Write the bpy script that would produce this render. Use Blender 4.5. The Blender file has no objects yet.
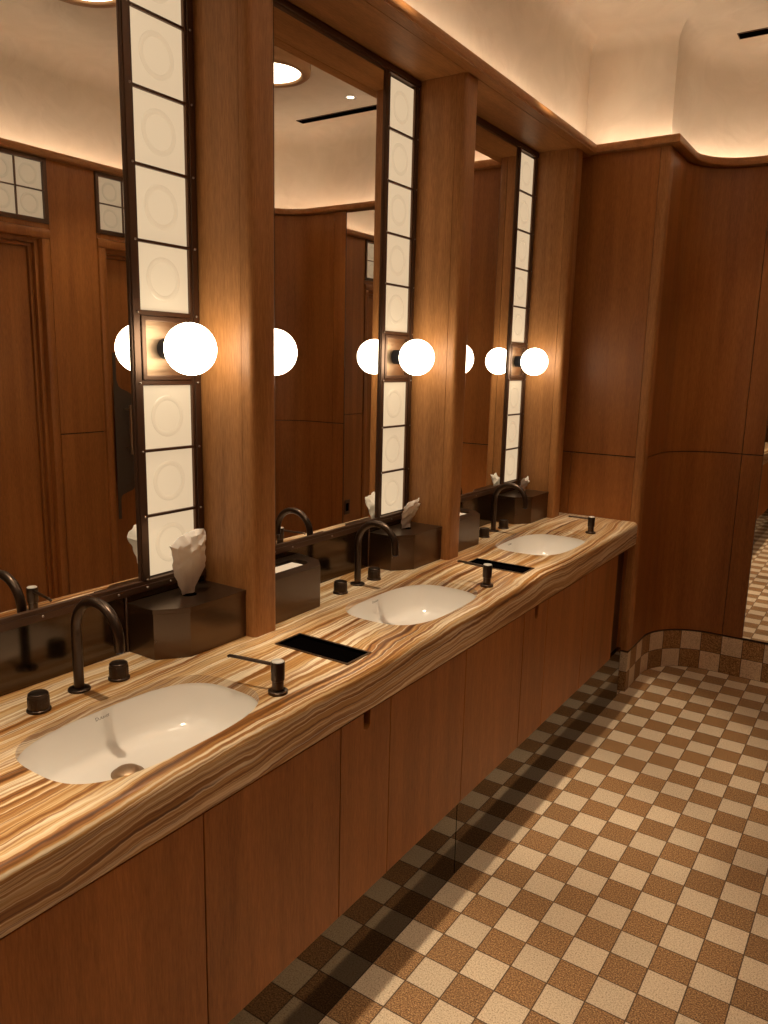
import bpy, bmesh, math, random
from mathutils import Vector, Matrix
random.seed(7)
COL = bpy.context.scene.collection
PI = math.pi
T = 0.102            # floor tile pitch
PITCH = 1.039        # one vanity bay
ZC = 0.857           # counter top
XM = -0.530          # mirror plane

# ---------------------------------------------------------------- materials
def new_mat(name):
    m = bpy.data.materials.new(name); m.use_nodes = True
    nt = m.node_tree; nt.nodes.clear()
    out = nt.nodes.new('ShaderNodeOutputMaterial')
    b = nt.nodes.new('ShaderNodeBsdfPrincipled')
    nt.links.new(b.outputs[0], out.inputs[0])
    return m, nt, b

def N(nt, t, **kw):
    n = nt.nodes.new(t)
    for k, v in kw.items():
        if k in n.inputs.keys() if hasattr(n.inputs, 'keys') else False:
            n.inputs[k].default_value = v
        else:
            setattr(n, k, v)
    return n

def plain(name, col, rough=.5, metal=0, coat=0, emis=None, estr=0, bump=0, bscale=60, stretch=(1, 1, 1)):
    m, nt, b = new_mat(name)
    b.inputs['Base Color'].default_value = (*col, 1)
    b.inputs['Roughness'].default_value = rough
    b.inputs['Metallic'].default_value = metal
    b.inputs['Coat Weight'].default_value = coat
    b.inputs['Coat Roughness'].default_value = .12
    if emis:
        b.inputs['Emission Color'].default_value = (*emis, 1)
        b.inputs['Emission Strength'].default_value = estr
    if bump:
        tc = nt.nodes.new('ShaderNodeTexCoord')
        mp = nt.nodes.new('ShaderNodeMapping'); mp.inputs['Scale'].default_value = stretch
        nz = nt.nodes.new('ShaderNodeTexNoise'); nz.inputs['Scale'].default_value = bscale
        nz.inputs['Detail'].default_value = 4
        bp = nt.nodes.new('ShaderNodeBump'); bp.inputs['Strength'].default_value = bump
        bp.inputs['Distance'].default_value = .004
        L = nt.links.new
        L(tc.outputs['Object'], mp.inputs[0]); L(mp.outputs[0], nz.inputs['Vector'])
        L(nz.outputs[0], bp.inputs['Height']); L(bp.outputs[0], b.inputs['Normal'])
    return m

def ramp(nt, stops, interp='LINEAR'):
    r = nt.nodes.new('ShaderNodeValToRGB'); cr = r.color_ramp; cr.interpolation = interp
    while len(cr.elements) < len(stops): cr.elements.new(.5)
    for e, (p, c) in zip(cr.elements, stops):
        e.position = p; e.color = (*c, 1) if len(c) == 3 else c
    return r

def wood(name, dark, light, axis='z', rough=.46, leaf=.31):
    """mahogany veneer: fine streaks along one axis, slow tone drift, slightly different leaves"""
    m, nt, b = new_mat(name); L = nt.links.new
    tc = nt.nodes.new('ShaderNodeTexCoord')
    mp = nt.nodes.new('ShaderNodeMapping')
    sc = {'z': (1, 1, .045), 'y': (1, .045, 1), 'x': (.045, 1, 1)}[axis]
    mp.inputs['Scale'].default_value = sc
    L(tc.outputs['Object'], mp.inputs[0])
    fine = nt.nodes.new('ShaderNodeTexNoise'); fine.inputs['Scale'].default_value = 320
    fine.inputs['Detail'].default_value = 3; fine.inputs['Roughness'].default_value = .65
    mp1 = nt.nodes.new('ShaderNodeMapping'); mp1.inputs['Scale'].default_value = {'z': (1, 1, .09), 'y': (1, .09, 1), 'x': (.09, 1, 1)}[axis]
    L(tc.outputs['Object'], mp1.inputs[0]); L(mp1.outputs[0], fine.inputs['Vector'])
    broad = nt.nodes.new('ShaderNodeTexNoise'); broad.inputs['Scale'].default_value = 22
    broad.inputs['Detail'].default_value = 4; broad.inputs['Distortion'].default_value = .6
    L(mp.outputs[0], broad.inputs['Vector'])
    big = nt.nodes.new('ShaderNodeTexNoise'); big.inputs['Scale'].default_value = 2.2; big.inputs['Detail'].default_value = 2
    mp2 = nt.nodes.new('ShaderNodeMapping'); mp2.inputs['Scale'].default_value = {'z': (1, 1, .5), 'y': (1, .5, 1), 'x': (.5, 1, 1)}[axis]
    L(tc.outputs['Object'], mp2.inputs[0]); L(mp2.outputs[0], big.inputs['Vector'])
    a = nt.nodes.new('ShaderNodeMath'); a.operation = 'MULTIPLY_ADD'; a.inputs[1].default_value = .44
    L(fine.outputs[0], a.inputs[0])
    c = nt.nodes.new('ShaderNodeMath'); c.operation = 'MULTIPLY_ADD'; c.inputs[1].default_value = .38
    L(broad.outputs[0], c.inputs[0])
    d = nt.nodes.new('ShaderNodeMath'); d.operation = 'MULTIPLY'; d.inputs[1].default_value = .28
    L(big.outputs[0], d.inputs[0]); L(d.outputs[0], c.inputs[2]); L(c.outputs[0], a.inputs[2])
    r = ramp(nt, [(.36, dark), (.56, tuple((x + y) / 2 for x, y in zip(dark, light))), (.74, light)])
    L(a.outputs[0], r.inputs[0]); L(r.outputs[0], b.inputs['Base Color'])
    b.inputs['Roughness'].default_value = rough
    b.inputs['Specular IOR Level'].default_value = .4
    bp = nt.nodes.new('ShaderNodeBump'); bp.inputs['Strength'].default_value = .06; bp.inputs['Distance'].default_value = .002
    L(fine.outputs[0], bp.inputs['Height']); L(bp.outputs[0], b.inputs['Normal'])
    return m

WD, WL = (.205, .080, .020), (.550, .255, .086)
M = {}
M['wood'] = wood('mahogany_vertical', WD, WL, 'z')
M['wood_y'] = wood('mahogany_lengthwise', WD, WL, 'y')
M['wood_x'] = wood('mahogany_across', WD, WL, 'x')
M['wood_far'] = wood('mahogany_panel', (.190, .064, .013), (.46, .178, .045), 'z', rough=.40)
M['wood_cab'] = wood('mahogany_cabinet', (.200, .068, .013), (.50, .195, .048), 'z', rough=.38)
M['gap'] = plain('dark_joint', (.012, .006, .003), .9)
M['black'] = plain('black_void', (.0015, .001, .001), 1)
M['black'].node_tree.nodes['Principled BSDF'].inputs['Specular IOR Level'].default_value = 0
M['bronze'] = plain('dark_bronze', (.095, .066, .046), .36, .9, bump=.12, bscale=40, stretch=(1, 1, .2))
M['bronze_box'] = plain('patinated_bronze', (.140, .094, .062), .28, .92, bump=.10, bscale=26)
M['bronze_splash'] = plain('polished_dark_bronze', (.100, .072, .050), .13, .95, bump=.05, bscale=9)
M['frame'] = plain('frame_bronze', (.13, .078, .052), .38, .8, bump=.08, bscale=50)
M['brushed'] = plain('brushed_bronze_plate', (.36, .25, .16), .42, 1, bump=.25, bscale=90, stretch=(1, .08, 1))
M['tube'] = plain('oil_rubbed_bronze', (.080, .056, .042), .30, .85)
M['knurl'] = plain('knurled_bronze', (.075, .052, .036), .42, .85, bump=.8, bscale=260, stretch=(1, 1, .3))
M['cup'] = plain('gunmetal_socket', (.05, .055, .07), .4, .7)
M['toe'] = plain('dark_mirror_metal', (.090, .072, .052), .035, 1)
M['mirror'] = plain('mirror_silver', (.93, .92, .90), .0, 1)
M['plate'] = plain('satin_bronze_plate', (.10, .075, .055), .5, .5)
M['screw'] = plain('screw_steel', (.35, .30, .25), .35, 1)
M['ceramic'] = plain('white_ceramic', (.90, .88, .84), .10, 0, coat=.6)
M['logo'] = plain('grey_print', (.18, .17, .16), .5)
M['cap'] = plain('polished_cap', (.78, .76, .70), .3, .1)
M['tissue'] = plain('tissue_paper', (.92, .88, .82), .9, bump=.2, bscale=30)
M['towel'] = plain('paper_towel', (.82, .77, .70), .9)
M['globe'] = plain('opal_globe', (.9, .88, .84), .25, 0, emis=(1, .85, .62), estr=8.5)
M['disc'] = plain('lit_lens', (.9, .88, .84), .4, 0, emis=(1, .86, .66), estr=5)
M['led'] = plain('led_strip', (.9, .8, .6), .5, 0, emis=(1, .82, .60), estr=21)
M['pane'] = plain('backlit_glass', (.28, .26, .21), .22, 0, emis=(1, .74, .46), estr=.66, coat=.2)
M['pane_ring'] = plain('backlit_glass_thick', (.28, .26, .21), .22, 0, emis=(1, .73, .45), estr=.61, coat=.2)
M['pane_t'] = plain('transom_glass', (.40, .37, .31), .25, 0, emis=(1, .74, .46), estr=.30, coat=.2)
M['pane_t_ring'] = plain('transom_glass_thick', (.40, .37, .31), .25, 0, emis=(1, .74, .45), estr=.25, coat=.2)

def mat_plaster():
    m, nt, b = new_mat('trowelled_plaster'); L = nt.links.new
    tc = nt.nodes.new('ShaderNodeTexCoord')
    n1 = nt.nodes.new('ShaderNodeTexNoise'); n1.inputs['Scale'].default_value = 5; n1.inputs['Detail'].default_value = 6; n1.inputs['Distortion'].default_value = 2.2
    L(tc.outputs['Object'], n1.inputs['Vector'])
    r = ramp(nt, [(.3, (.72, .64, .53)), (.7, (.78, .70, .59))]); L(n1.outputs[0], r.inputs[0]); L(r.outputs[0], b.inputs['Base Color'])
    b.inputs['Roughness'].default_value = .6
    bp = nt.nodes.new('ShaderNodeBump'); bp.inputs['Strength'].default_value = .22; bp.inputs['Distance'].default_value = .02
    L(n1.outputs[0], bp.inputs['Height']); L(bp.outputs[0], b.inputs['Normal'])
    return m
M['plaster'] = mat_plaster()

def mat_tiles(name, uv=False, flip=0):
    """speckled checkerboard tiles with thin dark grout"""
    m, nt, b = new_mat(name); L = nt.links.new
    tc = nt.nodes.new('ShaderNodeTexCoord')
    sep = nt.nodes.new('ShaderNodeSeparateXYZ')
    L(tc.outputs['UV' if uv else 'Object'], sep.inputs[0])
    def math_(op, a, bb=None, cc=None):
        n = nt.nodes.new('ShaderNodeMath'); n.operation = op
        for i, v in enumerate((a, bb, cc)):
            if v is None: continue
            if isinstance(v, (int, float)): n.inputs[i].default_value = v
            else: L(v, n.inputs[i])
        return n.outputs[0]
    u = math_('DIVIDE', sep.outputs[0], T); v = math_('DIVIDE', sep.outputs[1], T)
    par = math_('FLOORED_MODULO', math_('ADD', math_('ADD', math_('FLOOR', u), math_('FLOOR', v)), flip), 2.0)
    g = .016
    du = math_('ABSOLUTE', math_('SUBTRACT', math_('FLOORED_MODULO', math_('ADD', u, .5), 1.0), .5))
    dv = math_('ABSOLUTE', math_('SUBTRACT', math_('FLOORED_MODULO', math_('ADD', v, .5), 1.0), .5))
    grout = math_('LESS_THAN', math_('MINIMUM', du, dv), g)
    # speckle
    src = tc.outputs['Object']
    vo = nt.nodes.new('ShaderNodeTexNoise'); vo.inputs['Scale'].default_value = 250; vo.inputs['Detail'].default_value = 2; vo.inputs['Roughness'].default_value = .7
    L(src, vo.inputs['Vector'])
    vb = nt.nodes.new('ShaderNodeTexNoise'); vb.inputs['Scale'].default_value = 6; vb.inputs['Detail'].default_value = 3
    L(src, vb.inputs['Vector'])
    cl = ramp(nt, [(.34, (.45, .32, .19)), (.47, (.74, .59, .41)), (.62, (.86, .73, .55))])
    cd = ramp(nt, [(.34, (.09, .042, .014)), (.50, (.33, .170, .066)), (.66, (.66, .41, .19))])
    L(vo.outputs[0], cl.inputs[0]); L(vo.outputs[0], cd.inputs[0])
    # per-tile tone
    wn = nt.nodes.new('ShaderNodeTexWhiteNoise'); cmb = nt.nodes.new('ShaderNodeCombineXYZ')
    L(math_('FLOOR', u), cmb.inputs[0]); L(math_('FLOOR', v), cmb.inputs[1]); L(cmb.outputs[0], wn.inputs['Vector'])
    mx = nt.nodes.new('ShaderNodeMix'); mx.data_type = 'RGBA'
    L(par, mx.inputs[0]); L(cl.outputs[0], mx.inputs[6]); L(cd.outputs[0], mx.inputs[7])
    hsv = nt.nodes.new('ShaderNodeHueSaturation')
    val = math_('MULTIPLY_ADD', wn.outputs[0], .16, .92)
    L(val, hsv.inputs['Value']); L(mx.outputs[2], hsv.inputs['Color'])
    mg = nt.nodes.new('ShaderNodeMix'); mg.data_type = 'RGBA'
    L(grout, mg.inputs[0]); L(hsv.outputs[0], mg.inputs[6]); mg.inputs[7].default_value = (.10, .055, .028, 1)
    L(mg.outputs[2], b.inputs['Base Color'])
    b.inputs['Roughness'].default_value = .55
    bp = nt.nodes.new('ShaderNodeBump'); bp.inputs['Strength'].default_value = .4; bp.inputs['Distance'].default_value = .0015
    inv = math_('SUBTRACT', 1.0, grout); L(inv, bp.inputs['Height']); L(bp.outputs[0], b.inputs['Normal'])
    return m
M['tile'] = mat_tiles('speckled_checker_tile')
M['tile_uv'] = mat_tiles('speckled_checker_base', uv=True, flip=1)

def mat_onyx():
    m, nt, b = new_mat('banded_onyx'); L = nt.links.new
    tc = nt.nodes.new('ShaderNodeTexCoord')
    def mapping(scale, rot=(0, 0, 0), loc=(0, 0, 0), src=None):
        mp = nt.nodes.new('ShaderNodeMapping')
        mp.inputs['Scale'].default_value = scale; mp.inputs['Rotation'].default_value = rot; mp.inputs['Location'].default_value = loc
        L(src or tc.outputs['Object'], mp.inputs[0]); return mp.outputs[0]
    def noise(vec, scale, detail=3, rough=.55, dist=0):
        n = nt.nodes.new('ShaderNodeTexNoise'); n.inputs['Scale'].default_value = scale
        n.inputs['Detail'].default_value = detail; n.inputs['Roughness'].default_value = rough
        n.inputs['Distortion'].default_value = dist; L(vec, n.inputs['Vector']); return n
    def math_(op, a, bb=None, cc=None):
        n = nt.nodes.new('ShaderNodeMath'); n.operation = op
        for i, v in enumerate((a, bb, cc)):
            if v is None: continue
            if isinstance(v, (int, float)): n.inputs[i].default_value = v
            else: L(v, n.inputs[i])
        return n.outputs[0]
    # warp slowly along the slab, a little jagged
    w1 = noise(mapping((1, .55, 1)), 3.2, 2, .5)
    w2 = noise(mapping((1, .7, 1)), 17, 3, .6)
    sep = nt.nodes.new('ShaderNodeSeparateXYZ'); L(tc.outputs['Object'], sep.inputs[0])
    x, y, z = sep.outputs
    ph = math_('ADD', math_('MULTIPLY', x, 1.0), math_('MULTIPLY', z, -1.25))
    ph = math_('ADD', ph, math_('MULTIPLY', y, .045))
    ph = math_('ADD', ph, math_('MULTIPLY', w1.outputs[0], .085))
    ph = math_('ADD', ph, math_('MULTIPLY', w2.outputs[0], .016))
    cmb = nt.nodes.new('ShaderNodeCombineXYZ'); L(ph, cmb.inputs[0]); L(math_('MULTIPLY', y, .012), cmb.inputs[1])
    broad = noise(cmb.outputs[0], 26, 2, .5)
    fine = noise(cmb.outputs[0], 88, 3, .6)
    lines = noise(cmb.outputs[0], 44, 1, .5)
    v = math_('ADD', math_('MULTIPLY', broad.outputs[0], .55), math_('MULTIPLY', fine.outputs[0], .45))
    r = ramp(nt, [(.38, (.11, .040, .010)), (.435, (.27, .110, .028)), (.47, (.42, .205, .062)), (.51, (.54, .305, .11)),
                  (.545, (.76, .56, .31)), (.575, (.34, .145, .040)), (.61, (.92, .79, .57))])
    L(v, r.inputs[0])
    # thin pale veins where the line noise crosses one half
    ab = math_('ABSOLUTE', math_('SUBTRACT', lines.outputs[0], .5))
    vein = nt.nodes.new('ShaderNodeMapRange'); vein.inputs['From Min'].default_value = .0; vein.inputs['From Max'].default_value = .045
    vein.inputs['To Min'].default_value = .92; vein.inputs['To Max'].default_value = 0; L(ab, vein.inputs['Value'])
    mx = nt.nodes.new('ShaderNodeMix'); mx.data_type = 'RGBA'
    L(vein.outputs[0], mx.inputs[0]); L(r.outputs[0], mx.inputs[6]); mx.inputs[7].default_value = (.95, .82, .60, 1)
    # thin dark lines
    ab2 = math_('ABSOLUTE', math_('SUBTRACT', fine.outputs[0], .40))
    vd = nt.nodes.new('ShaderNodeMapRange'); vd.inputs['From Min'].default_value = 0; vd.inputs['From Max'].default_value = .018
    vd.inputs['To Min'].default_value = .70; vd.inputs['To Max'].default_value = 0; L(ab2, vd.inputs['Value'])
    mx2 = nt.nodes.new('ShaderNodeMix'); mx2.data_type = 'RGBA'
    L(vd.outputs[0], mx2.inputs[0]); L(mx.outputs[2], mx2.inputs[6]); mx2.inputs[7].default_value = (.15, .045, .02, 1)
    L(mx2.outputs[2], b.inputs['Base Color'])
    b.inputs['Roughness'].default_value = .28; b.inputs['Coat Weight'].default_value = .25; b.inputs['Coat Roughness'].default_value = .15
    return m
M['onyx'] = mat_onyx()

# ---------------------------------------------------------------- mesh helpers
class MB:
    def __init__(s): s.bm = bmesh.new()
    def box(s, x0, x1, y0, y1, z0, z1, bev=0, mi=0):
        r = bmesh.ops.create_cube(s.bm, size=1)
        vs = r['verts']
        for v in vs:
            v.co = Vector(((x0 + x1) / 2 + v.co.x * (x1 - x0), (y0 + y1) / 2 + v.co.y * (y1 - y0), (z0 + z1) / 2 + v.co.z * (z1 - z0)))
        fs = set(f for v in vs for f in v.link_faces)
        for f in fs: f.material_index = mi
        if bev:
            es = set(e for v in vs for e in v.link_edges)
            bmesh.ops.bevel(s.bm, geom=list(es), offset=bev, segments=2, profile=.6, affect='EDGES', clamp_overlap=True)
        return s
    def prism(s, pts, z0, z1, plane='xy', bev=0, mi=0):
        """closed polygon extruded; plane 'xy' along z, 'xz' along y, 'yz' along x"""
        def P(a, b, c): return {'xy': (a, b, c), 'xz': (a, c, b), 'yz': (c, a, b)}[plane]
        lo = [s.bm.verts.new(P(a, b, z0)) for a, b in pts]; hi = [s.bm.verts.new(P(a, b, z1)) for a, b in pts]
        fs = [s.bm.faces.new(lo[::-1]), s.bm.faces.new(hi)]
        n = len(pts)
        for i in range(n): fs.append(s.bm.faces.new((lo[i], lo[(i + 1) % n], hi[(i + 1) % n], hi[i])))
        for f in fs: f.material_index = mi
        if bev:
            es = set(e for f in fs for e in f.edges)
            bmesh.ops.bevel(s.bm, geom=list(es), offset=bev, segments=2, profile=.6, affect='EDGES', clamp_overlap=True)
        return s
    def lathe(s, prof, c=(0, 0, 0), axis='z', n=40, mi=0, closed=False):
        """profile [(r, h)] turned about an axis through c"""
        rings = []
        for r, h in prof:
            if r < 1e-6:
                rings.append([s.bm.verts.new(s._ax(0, 0, h, c, axis))]); continue
            rings.append([s.bm.verts.new(s._ax(r * math.cos(2 * PI * k / n), r * math.sin(2 * PI * k / n), h, c, axis)) for k in range(n)])
        for a, b in zip(rings, rings[1:]):
            for k in range(n):
                k2 = (k + 1) % n
                if len(a) == 1 and len(b) == 1: continue
                if len(a) == 1: f = s.bm.faces.new((a[0], b[k], b[k2]))
                elif len(b) == 1: f = s.bm.faces.new((a[k], b[0], a[k2]))
                else: f = s.bm.faces.new((a[k], b[k], b[k2], a[k2]))
                f.material_index = mi; f.smooth = True
        return s
    @staticmethod
    def _ax(a, b, h, c, axis):
        if axis == 'z': v = (a, b, h)
        elif axis == 'x': v = (h, a, b)
        else: v = (a, h, b)
        return (v[0] + c[0], v[1] + c[1], v[2] + c[2])
    def tube(s, path, r, n=20, cap=True, mi=0):
        path = [Vector(p) for p in path]; rings = []
        up = None
        for i, p in enumerate(path):
            d = (path[min(i + 1, len(path) - 1)] - path[max(i - 1, 0)]).normalized()
            if up is None:
                up = Vector((0, 1, 0)) if abs(d.y) < .9 else Vector((1, 0, 0))
            u = (up - d * up.dot(d)).normalized(); w = d.cross(u); up = u
            rr = r[i] if isinstance(r, (list, tuple)) else r
            rings.append([s.bm.verts.new(p + (u * math.cos(2 * PI * k / n) + w * math.sin(2 * PI * k / n)) * rr) for k in range(n)])
        for a, b in zip(rings, rings[1:]):
            for k in range(n):
                f = s.bm.faces.new((a[k], a[(k + 1) % n], b[(k + 1) % n], b[k])); f.smooth = True; f.material_index = mi
        if cap:
            s.bm.faces.new(rings[0][::-1]); s.bm.faces.new(rings[-1])
        return s
    def build(s, name, mats, parent=None, smooth_angle=None, recalc=True):
        if recalc: bmesh.ops.recalc_face_normals(s.bm, faces=s.bm.faces[:])
        me = bpy.data.meshes.new(name); s.bm.to_mesh(me); s.bm.free()
        for m in (mats if isinstance(mats, (list, tuple)) else [mats]): me.materials.append(m)
        o = bpy.data.objects.new(name, me); COL.objects.link(o)
        if parent: o.parent = parent
        if smooth_angle is not None:
            me.polygons.foreach_set('use_smooth', [True] * len(me.polygons))
            try: me.set_sharp_from_angle(angle=math.radians(smooth_angle))
            except Exception: pass
        return o

def tag(o, label=None, cat=None, group=None, kind=None):
    if label: o['label'] = label
    if cat: o['category'] = cat
    if group: o['group'] = group
    if kind: o['kind'] = kind
    return o
def empty(name, loc, label, cat, group=None):
    o = bpy.data.objects.new(name, None); COL.objects.link(o); o.location = loc; o.empty_display_size = .05
    return tag(o, label, cat, group)
def structure(o): o['kind'] = 'structure'; return o
def copy_tree(o, parent=None):
    c = o.copy(); COL.objects.link(c)
    if parent: c.parent = parent
    for ch in list(o.children): copy_tree(ch, c)
    return c

def offset_path(path, d):
    """offset an open 2D path to its right by d (miter joints)"""
    out = []; n = len(path)
    for i, p in enumerate(path):
        p = Vector(p)
        def nrm(a, b):
            t = (Vector(b) - Vector(a)).normalized(); return Vector((t.y, -t.x))
        if i == 0: nn = nrm(path[0], path[1]); out.append(p + nn * d); continue
        if i == n - 1: nn = nrm(path[-2], path[-1]); out.append(p + nn * d); continue
        n1 = nrm(path[i - 1], path[i]); n2 = nrm(path[i], path[i + 1])
        b = (n1 + n2).normalized(); out.append(p + b * (d / max(.3, b.dot(n1))))
    return out

def sweep(path, prof, uv=False):
    """sweep closed profile [(offset_to_right, z)] along an open 2D path"""
    bm = bmesh.new(); cols = []
    offs = [offset_path(path, d) for d, z in prof]
    for i in range(len(path)):
        cols.append([bm.verts.new((offs[k][i].x, offs[k][i].y, prof[k][1])) for k in range(len(prof))])
    L = [0]
    for a, b in zip(path, path[1:]): L.append(L[-1] + (Vector(b) - Vector(a)).length)
    lay = bm.loops.layers.uv.new('UVMap') if uv else None
    m = len(prof)
    for i in range(len(path) - 1):
        for k in range(m):
            k2 = (k + 1) % m
            f = bm.faces.new((cols[i][k], cols[i + 1][k], cols[i + 1][k2], cols[i][k2]))
            if uv:
                for lp, (ii, kk) in zip(f.loops, ((i, k), (i + 1, k), (i + 1, k2), (i, k2))):
                    lp[lay].uv = (L[ii], prof[kk][1])
    bm.faces.new(cols[0]); bm.faces.new(cols[-1][::-1])
    s = MB(); s.bm.free(); s.bm = bm
    return s

def arc(cx, cy, r, a0, a1, n=16):
    return [(cx + r * math.cos(math.radians(a0 + (a1 - a0) * k / n)), cy + r * math.sin(math.radians(a0 + (a1 - a0) * k / n))) for k in range(n + 1)]

YB = -1.62       # wall behind the camera
YW = 3.709       # end wall of the vanity
XR = 1.64        # wall with the cubicle doors
YF = 4.262       # far wall
XP = .018        # side of the projecting corner

# ================================================================ SETTING
structure(MB().box(-.62, 1.80, YB - .1, 4.45, -.08, 0).build('floor', M['tile']))

# plaster upper walls + ceiling, one coved shell
pl = [(-.40, YB - .02), (-.40, 3.78), (-.008, 3.78), (-.008, 4.0)] + arc(.322, 4.0, .33, 180, 90)[1:] + \
     arc(1.38, 4.0, .33, 90, 0) + [(1.71, YB - .02)]
ZT = 3.06; RC = .09
prof = [(0, 2.5475), (0, 2.60), (0, ZT - RC)] + [(RC - RC * math.cos(math.radians(a)), ZT - RC + RC * math.sin(math.radians(a))) for a in (15, 30, 45, 60, 75, 90)]
bm = bmesh.new(); offs = [offset_path(pl, d) for d, z in prof]; grid = []
for k, (d, z) in enumerate(prof): grid.append([bm.verts.new((p.x, p.y, z)) for p in offs[k]])
for a, b in zip(grid, grid[1:]):
    for i in range(len(pl) - 1): bm.faces.new((a[i], a[i + 1], b[i + 1], b[i]))
bm.faces.new(grid[-1])
# the wall behind the camera closes the shell
s = MB(); s.bm.free(); s.bm = bm
for f in bm.faces: f.smooth = True
ceil_ = s.build('ceiling', M['plaster'], recalc=True)
ceil_.data.set_sharp_from_angle(angle=math.radians(50))
structure(ceil_)
structure(MB().box(-.62, 1.80, YB - .06, YB, 2.58, 3.12).build('wall_front_plaster', M['plaster']))
structure(MB().box(-.62, 1.80, YB - .04, YB, 0, 2.58).build('wall_front', M['wood_far']))

# wall behind the mirrors
structure(MB().box(-.62, -.556, YB, 3.78, 0, 2.532).build('wall_left', M['gap']))

# end wall of the vanity: upper and lower veneered panels over a dark joint
wb = structure(MB().box(-.60, -.03, YW + .012, YW + .05, 0, 2.5352).build('wall_back', M['gap']))
MB().box(-.56, -.0265, YW, YW + .012, 1.168, 2.5352, bev=.0012).build('upper_panel', M['wood_far'], wb)
MB().box(-.56, -.338, YW, YW + .012, .746, 1.163, bev=.0012).build('lower_panel', M['wood_far'], wb)
MB().box(-.3365, -.0265, YW, YW + .012, .21, 1.163, bev=.0012).build('lower_panel', M['wood_far'], wb)
# solid corner post with a rounded arris
cp = [(-.0245, YW + .05), (-.0245, YW - .001)] + [(XP - .012 + .012 * math.cos(a), YW - .001 + .012 - .012 * math.sin(a)) for a in (PI / 2, PI / 3, PI / 6, 0)] + [(XP, YW + .05)]
structure(MB().prism(cp, .21, 2.5352, 'xy').build('trim_1', M['wood'], smooth_angle=40))

# curved far wall: side of the corner, round corner, far wall, round corner, door wall
def wall_strip(path, z0, z1, th=.012, d=0):
    return sweep(path, [(d, z0), (d, z1), (d - th, z1), (d - th, z0)])
niche_l = [(XP, YW + .052), (XP, 3.98)] + arc(XP + .28, 3.98, .282, 180, 90, 20)[1:]
niche_r = arc(XR - .28, 3.98, .282, 90, 0, 20)
wf = structure(wall_strip([(XP, YW + .05)] + niche_l[1:] + niche_r + [(XR, 3.272)], 0, 2.532, .03, -.013).build('wall_far', M['gap'], smooth_angle=40))
seam = .348
for nm, pth in (('curved', niche_l + [(seam, YF)]), ('curved', [(1.190, YF)] + niche_r + [(XR, 3.272)])):
    wall_strip(pth, 1.168, 2.532).build('upper_panel', M['wood_far'], wf, smooth_angle=40)
    wall_strip(pth, .21, 1.163).build('lower_panel', M['wood_far'], wf, smooth_angle=40)
for x0, x1 in ((seam + .003, .446), (1.092, 1.187)):
    MB().box(x0, x1, YF, YF + .012, 1.168, 2.5352, bev=.0012).build('upper_stile', M['wood_far'], wf)
    MB().box(x0, x1, YF, YF + .012, .21, 1.163, bev=.0012).build('lower_stile', M['wood_far'], wf)

# tiled base, two courses, follows the curve
tb = [(-.03, YW - .004), (XP + .002, YW - .004), (XP + .002, 3.98)] + arc(XP + .28, 3.98, .278, 180, 90, 20)[1:] + arc(XR - .28, 3.98, .278, 90, 0, 20) + [(XR - .002, 3.272)]
structure(sweep(tb, [(0, 0), (0, 2 * T), (-.014, 2 * T), (-.014, 0)], uv=True).build('baseboard_far', M['tile_uv'], smooth_angle=40))
# door wall sections between the cubicle doors
secs = [(2.492, 2.768), (1.582, 1.858), (.672, .948), (-.238, .038), (YB, -.872)]
for k, (a, b) in enumerate(secs):
    w = structure(MB().box(XR + .013, XR + .05, a, b, 0, 2.532).build('wall_right', M['gap']))
    MB().box(XR, XR + .012, a, b, 1.168, 2.5352, bev=.0012).build('upper_panel', M['wood_far'], w)
    MB().box(XR, XR + .012, a, b, .21, 1.163, bev=.0012).build('lower_panel', M['wood_far'], w)
    structure(sweep([(XR - .002, b), (XR - .002, a)], [(0, 0), (0, 2 * T), (-.014, 2 * T), (-.014, 0)], uv=True).build('baseboard_right', M['tile_uv']))

# crown ledge with a trough for the cove light, all round the room
cr = [(-.30, YB), (-.30, 3.665), (.062, 3.665), (.062, 3.98)] + arc(XP + .28, 3.98, .236, 180, 90, 20)[1:] + arc(XR - .28, 3.98, .236, 90, 0, 20) + [(XR - .044, YB)]
lip = [(-.003, 2.5355), (0, 2.540), (0, 2.560), (-.003, 2.567), (-.009, 2.570), (-.016, 2.567), (-.018, 2.560), (-.018, 2.547), (-.10, 2.547), (-.10, 2.5355)]
structure(sweep(cr, lip).build('trim_2', M['wood_y'], smooth_angle=40))
# boxed soffit over the vanity
so = structure(MB().box(-.56, -.345, YB, 3.709, 2.530, 2.5352).build('trim_3', M['wood_y']))
MB().box(-.3430, -.3035, YB, 3.665, 2.530, 2.5352).build('front_board', M['wood_y'], so)
# led strips lying in the trough (they light the plaster)
ls = sweep([(-.330, YB + .05), (-.330, 3.697), (.022, 3.697)], [(0, 2.549), (0, 2.556), (-.012, 2.556), (-.012, 2.549)])
tag(ls.build('led_strip', M['led']), 'warm light strip lying in the ledge trough above the vanity mirrors', 'light strip', 'cove light strips on the ledge')
p2 = [(.036, 3.70), (.036, 3.98)] + arc(XP + .28, 3.98, .262, 180, 90, 16)[1:] + arc(XR - .28, 3.98, .262, 90, 0, 16) + [(XR - .018, YB + .05)]
ls = sweep(p2, [(0, 2.549), (0, 2.556), (-.012, 2.556), (-.012, 2.549)])
tag(ls.build('led_strip', M['led']), 'warm light strip lying in the ledge trough of the curved far wall and door wall', 'light strip', 'cove light strips on the ledge')

# dark polished toe panels under the cabinets
for k, (a, b) in enumerate(((-.40, .935), (.938, 1.978), (1.981, 3.64))):
    structure(MB().box(-.016, .001 - .0009 * (k == 1), a, b, 0, .246).build('baseboard_left', M['toe']))
# recessed filler between the last cabinet and the end wall
structure(MB().box(-.055, -.040, 3.457, YW, 0, .745).build('trim_4', M['frame']))

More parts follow.
